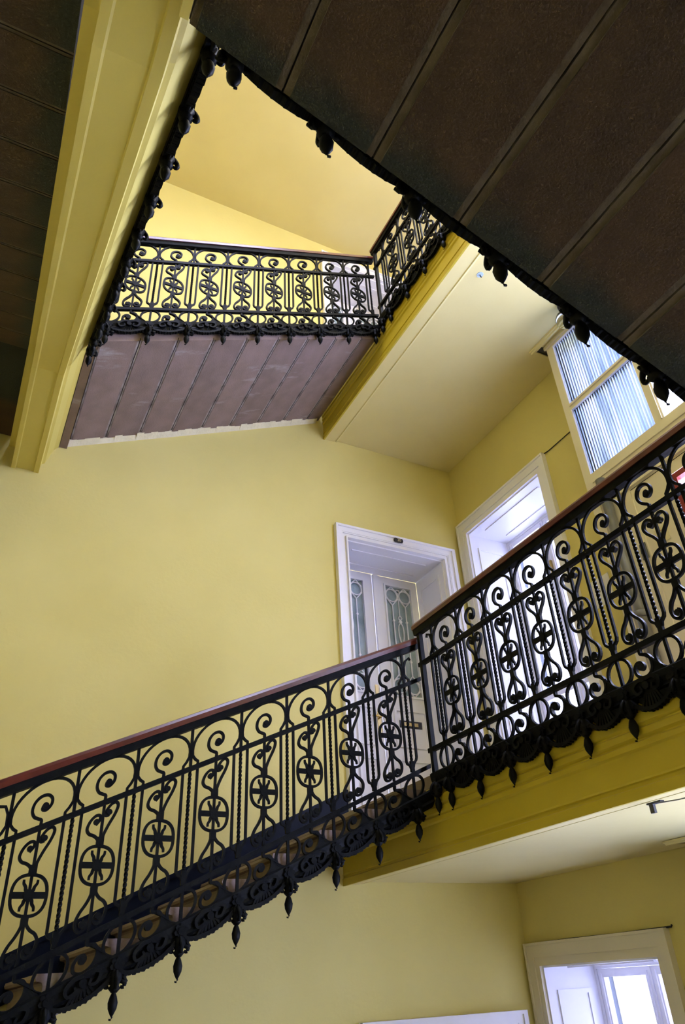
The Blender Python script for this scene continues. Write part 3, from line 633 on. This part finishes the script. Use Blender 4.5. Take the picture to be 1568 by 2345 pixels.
# ------------------------------------------------------------------ glazed partitions of the landings
def partition(label, dz, top, detail):
    zf = FL1 + dz; base = (3.09, 1.1, zf)
    t = thing('glazed_partition', label, 'partition', base)
    def part(nm, b, m, par=t): return link(nm, sub(b, base).mesh(nm, m), par)
    x0, x1 = 3.075, 3.118; sh_ = top - 3.716
    zs = [2.46 + sh_, 2.556 + sh_, 3.08 + sh_, 3.13 + sh_, 3.668 + sh_, top]
    part('stile', MBd().box(x0, 2.412, zf, x1, 2.470, zs[4]).box(x0 + 0.01, 2.47, zf, x1 - 0.01, 2.478, zs[4]), MCR)
    part('side_panel', MBd().box(x1, 2.424, zf, XR, 2.468, top), MCR)
    part('head_rail', MBd().box(x0, YF + 0.004, zs[4], x1, 2.47, zs[5]).box(x0 - 0.012, YF + 0.004, zs[5] - 0.03, x0, 2.482, zs[5]), MCR)
    part('bottom_rail', MBd().box(x0, YF + 0.004, zs[0], x1, 2.412, zs[1]).box(x0 - 0.008, YF + 0.004, zs[0] + 0.028, x0, 2.412, zs[0] + 0.04), MCR)
    part('transom', MBd().box(x0, YF + 0.004, zs[2], x1, 2.412, zs[3]).box(x0 - 0.010, YF + 0.004, zs[2] + 0.030, x0, 2.412, zs[3] - 0.006), MCR)
    part('cornice', MBd().prism([(2.998, top), (3.034, top), (3.034, top - 0.016), (3.020, top - 0.016), (3.012, top - 0.008), (3.004, top - 0.008)], YF + 0.004, 2.56, 'y')
         .box(3.034, 2.53, top - 0.012, XR - 0.002, 2.56, top), MC)
    part('cornice_gap_shade', MBd().box(3.036, 2.479, top - 0.002, XR - 0.002, 2.529, top), MDK)  # dark plate standing in for the shade of the recess
    ys = [2.412, 1.897, 1.832, 1.317, 1.252, 0.737, 0.672, YF + 0.004]
    for i in range(0, 8, 2):
        if i: part('mullion', MBd().box(x0, ys[i], zs[1], x1, ys[i - 1], zs[2]).box(x0, ys[i], zs[3], x1, ys[i - 1], zs[4]).box(x0 - 0.008, ys[i] + 0.012, zs[1], x0, ys[i] + 0.020, zs[4]), MCR)
        for za, zb in ((zs[1], zs[2]), (zs[3], zs[4])):
            part('pane', MBd().box(3.092, ys[i + 1], za, 3.100, ys[i], zb) if i == 0 else MBd().add([(3.096, ys[i + 1], za), (3.096, ys[i], za), (3.096, ys[i], zb), (3.096, ys[i + 1], zb)], [(0, 1, 2, 3)]), MGR if i == 0 else MGF)
    # boarded lower part with a door frame
    b = MBd().box(3.098, 1.93, zf, 3.112, 2.412, zs[0]).box(3.098, YF + 0.004, 2.23 + sh_, 3.112, 1.93, zs[0]).box(3.098, YF + 0.004, zf, 3.112, 1.25, 2.23 + sh_)
    part('board', b, MCR)
    b = MBd().box(3.084, 2.285, zf, 3.098, 2.330, 2.36 + sh_).box(3.084, YF + 0.004, 2.315 + sh_, 3.098, 2.330, 2.36 + sh_).box(3.090, 2.20, zf, 3.098, 2.278, 2.30 + sh_)
    part('door_casing', b, MCR)
    part('groove_line', MBd().box(3.0965, YF + 0.004, 2.300 + sh_, 3.0985, 2.28, 2.3035 + sh_), MDK)
    if detail:
        rf = part('red_door_frame', frame_boxes(MBd(), 'y', 1.252, 1.928, zf, 2.215 + sh_, 0.032, 3.080, 3.118), MRD)
        rf['label'] = 'dark red steel frame of a glazed lift door'
        part('door_bar', MBd().box(3.085, 1.284, 2.085 + sh_, 3.112, 1.896, 2.10 + sh_), MDK)
        part('door_glass', MBd().box(3.095, 1.284, zf + 0.032, 3.100, 1.896, 2.183 + sh_), MG)
        part('lock_plate', MBd().box(3.078, 2.205, 1.86, 3.084, 2.245, 1.955), MGY).__setitem__('label', 'grey lock plate with a black keeper')
        part('lock_keeper', MBd().box(3.068, 2.212, 1.895, 3.078, 2.238, 1.915), MDK)
    else:
        part('door_panel', MBd().box(3.098, 1.25, zf, 3.112, 1.93, 2.23 + sh_), MCR)
    return t
partition('cream partition with reeded glass on the middle landing, right of the window', 0, 3.7155, True)
partition('cream partition on the lower landing, only its cornice showing at the right edge', -H, 3.7155 - H, False)
partition('cream partition of the top landing, out of sight above the dark flight', H, ZT - 0.003, False)

# ------------------------------------------------------------------ small things on the middle landing
pp = thing('drain_pipe', 'grey vertical pipe in front of the cream partition', 'pipe', (3.045, 2.335, FL1))
link('pipe', MBd().lathe([(0.030, 0), (0.030, 1.60)], 0, 0, 16).mesh('pipe', MGY), pp)
link('collar', MBd().lathe([(0.031, 0.70), (0.037, 0.705), (0.037, 0.735), (0.031, 0.74)], 0, 0, 16).mesh('collar', MGY), pp)
po = thing('notice', 'white paper notice with black handwriting on the yellow wall right of the window', 'notice', (XR, 2.74, 1.95))
link('paper', MBd().box(-0.004, -0.083, -0.09, -0.001, 0.083, 0.09).mesh('paper', MPP), po)
text_obj('writing', 'IS A', 0.040, MINK, po, (-0.0052, 0.0, 0.01), (PI / 2, 0, -PI / 2))
sn = thing('no_smoking_sign', 'small ivory no-smoking card on the cream partition door', 'sign', (3.0975, 2.10, 1.945))
link('card', MBd().box(-0.004, -0.042, -0.045, -0.001, 0.042, 0.045).mesh('card', MCA), sn)
rb = MBd(); ring = [(0.020 * math.cos(i * PI / 12), 0.020 * math.sin(i * PI / 12)) for i in range(24)]
rb.sweep(ring, 0.0035, 0.001, True); rb.sweep([(-0.014, 0.014), (0.014, -0.014)], 0.0035, 0.001)
rb.v = [(-0.0046, p[0], p[2] + 0.006) for p in rb.v]
link('red_ring', rb.mesh('red_ring', MRI), sn)
link('cigarette', MBd().box(-0.0046, -0.012, 0.003, -0.0042, 0.012, 0.007).mesh('cigarette', MINK), sn)
lm = thing('globe_lamp', 'clear glass globe lamp under the upper landing, half hidden by a pendant', 'lamp', (2.925, 2.13, 3.715))
link('holder', MBd().lathe([(0.030, 0.0), (0.030, -0.02), (0.018, -0.03), (0.018, -0.06), (0.026, -0.065), (0.026, -0.075)], 0, 0, 14).mesh('holder', MDK), lm)
link('globe', MBd().lathe([(0.022, -0.076), (0.045, -0.085), (0.062, -0.105), (0.068, -0.130), (0.062, -0.155), (0.042, -0.178), (0.012, -0.188)], 0, 0, 18).mesh('globe', MGL), lm)
hk = thing('ceiling_hook', 'tiny dark hook in a pale blue patch on the upper landing soffit', 'hook', (2.278, 2.156, 3.7175))
link('rose', MBd().lathe([(0.022, 0), (0.021, -0.002)], 0, 0, 14).mesh('rose', mat('pale_blue_filler', (0.45, 0.58, 0.66), 0.8)), hk)
link('hook', MBd().tube([(0, 0, -0.002), (0, 0, -0.016), (0.006, 0, -0.022), (0.009, 0, -0.016)], 0.003, 6).mesh('hook', MINK), hk)
hk = thing('wire_bracket', 'dark metal bracket with a loose wire on the beam of the middle landing', 'bracket', (2.19, 1.87, 0.49))
link('clip', MBd().box(-0.008, -0.012, -0.032, 0.004, 0.006, 0.0).box(-0.012, -0.05, -0.004, 0.008, 0.012, 0.002).mesh('clip', MDK), hk)
link('wire', MBd().tube([(0.0, -0.01, -0.002), (0.02, -0.10, -0.006), (0.06, -0.25, -0.002), (0.2, -0.5, 0.005)], 0.0022, 6).mesh('wire', MGY), hk)
cb = thing('cable', 'thin cable along the yellow wall from the window corner to the partition', 'cable', (XR, 2.69, 3.13))
link('lead', MBd().tube([(-0.006, 0.21, 0.005), (-0.006, 0.16, -0.002), (-0.006, 0.0, 0.0), (-0.006, -0.21, 0.0)], 0.0035, 6).mesh('lead', MINK), cb)
cb = thing('cable', 'thin dark cable lying along the top of the lower window frame', 'cable', (XR, 3.44, 0.17))
link('lead', MBd().tube([(-0.012, 0.50, 0.004), (-0.012, 0.2, 0.008), (-0.012, -0.2, 0.006), (-0.012, -0.57, 0.010), (-0.012, -0.575, 0.018)], 0.005, 6).mesh('lead', MINK), cb)

lm = thing('added_fill_lamp', 'added lit globe lamp brightening the top landing, out of sight behind the dark flight', 'lamp', (2.62, 1.15, ZT))  # lamp added to brighten the upper walls and ceiling
link('ceiling_plate', MBd().lathe([(0.05, -0.001), (0.05, -0.02), (0.012, -0.03), (0.012, -0.56)], 0, 0, 14).mesh('ceiling_plate', MBR), lm)
me_ = bpy.data.materials.new('fill_lamp_glass'); me_.use_nodes = True
me_.node_tree.nodes['Principled BSDF'].inputs['Emission Color'].default_value = (1.0, 0.96, 0.93, 1); me_.node_tree.nodes['Principled BSDF'].inputs['Emission Strength'].default_value = 230.0
link('globe', MBd().lathe([(0.02, -0.56), (0.07, -0.58), (0.10, -0.625), (0.10, -0.665), (0.07, -0.71), (0.01, -0.73)], 0, 0, 18).mesh('globe', me_), lm)
# ------------------------------------------------------------------ added skylight and the world outside
sk = thing('window_4', 'glazed skylight added in the ceiling for more daylight, out of view', None, ((SKX0 + SKX1) / 2, (SKY0 + SKY1) / 2, ZT), kind='structure')  # opening added to bring more daylight down the well
kb = ((SKX0 + SKX1) / 2, (SKY0 + SKY1) / 2, ZT); b = MBd()
for i in range(5):
    x = SKX0 + (SKX1 - SKX0 - 0.04) * i / 4; b.box(x, SKY0, ZT + 0.05, x + 0.04, SKY1, ZT + 0.10)
b.box(SKX0, SKY0, ZT + 0.05, SKX1, SKY0 + 0.04, ZT + 0.10); b.box(SKX0, SKY1 - 0.04, ZT + 0.05, SKX1, SKY1, ZT + 0.10)
link('skylight_frame', sub(b, kb).mesh('skylight_frame', MWH), sk)
link('pane', sub(MBd().box(SKX0, SKY0, ZT + 0.07, SKX1, SKY1, ZT + 0.075), kb).mesh('pane', MG), sk)
fb = thing('building', 'pale neighbouring house seen through the landing windows, with an added wing screening the sky', 'building', (5.5, 4, -6))
link('facade_and_screen', MBd().box(0, -1.4, -2, 0.5, 9, 15).box(-1.7, -1.4, -2, 0, -1.1, 15).mesh('facade_and_screen', MFA), fb)  # facade raised and side wing added to keep sky light off the windows
for i in range(4):
    for j in range(5):
        link('window', MBd().box(-0.06, -0.6 + i * 2.2, 0.2 + j * 2.4, -0.01, 0.3 + i * 2.2, 1.8 + j * 2.4).mesh('window', MFD), fb)
gr = thing('window_grille', 'white diamond lattice outside the lower landing window', 'grille', (4.0, 3.55, -1.2))
b = MBd()
for i in range(-8, 9):
    for sg in (1, -1):
        y0 = i * 0.075; pts = []
        for k in range(13):
            yy = y0 + sg * 0.06 * k; zz = 0.06 * k * 1.9
            if -0.20 <= yy <= 0.20 and zz <= 1.25: pts.append((yy, zz))
        if len(pts) > 1: b.sweep(pts, 0.012, 0.012)
b.v = [(p[1], p[0], p[2]) for p in b.v]
link('lattice', b.mesh('lattice', MWH), gr)
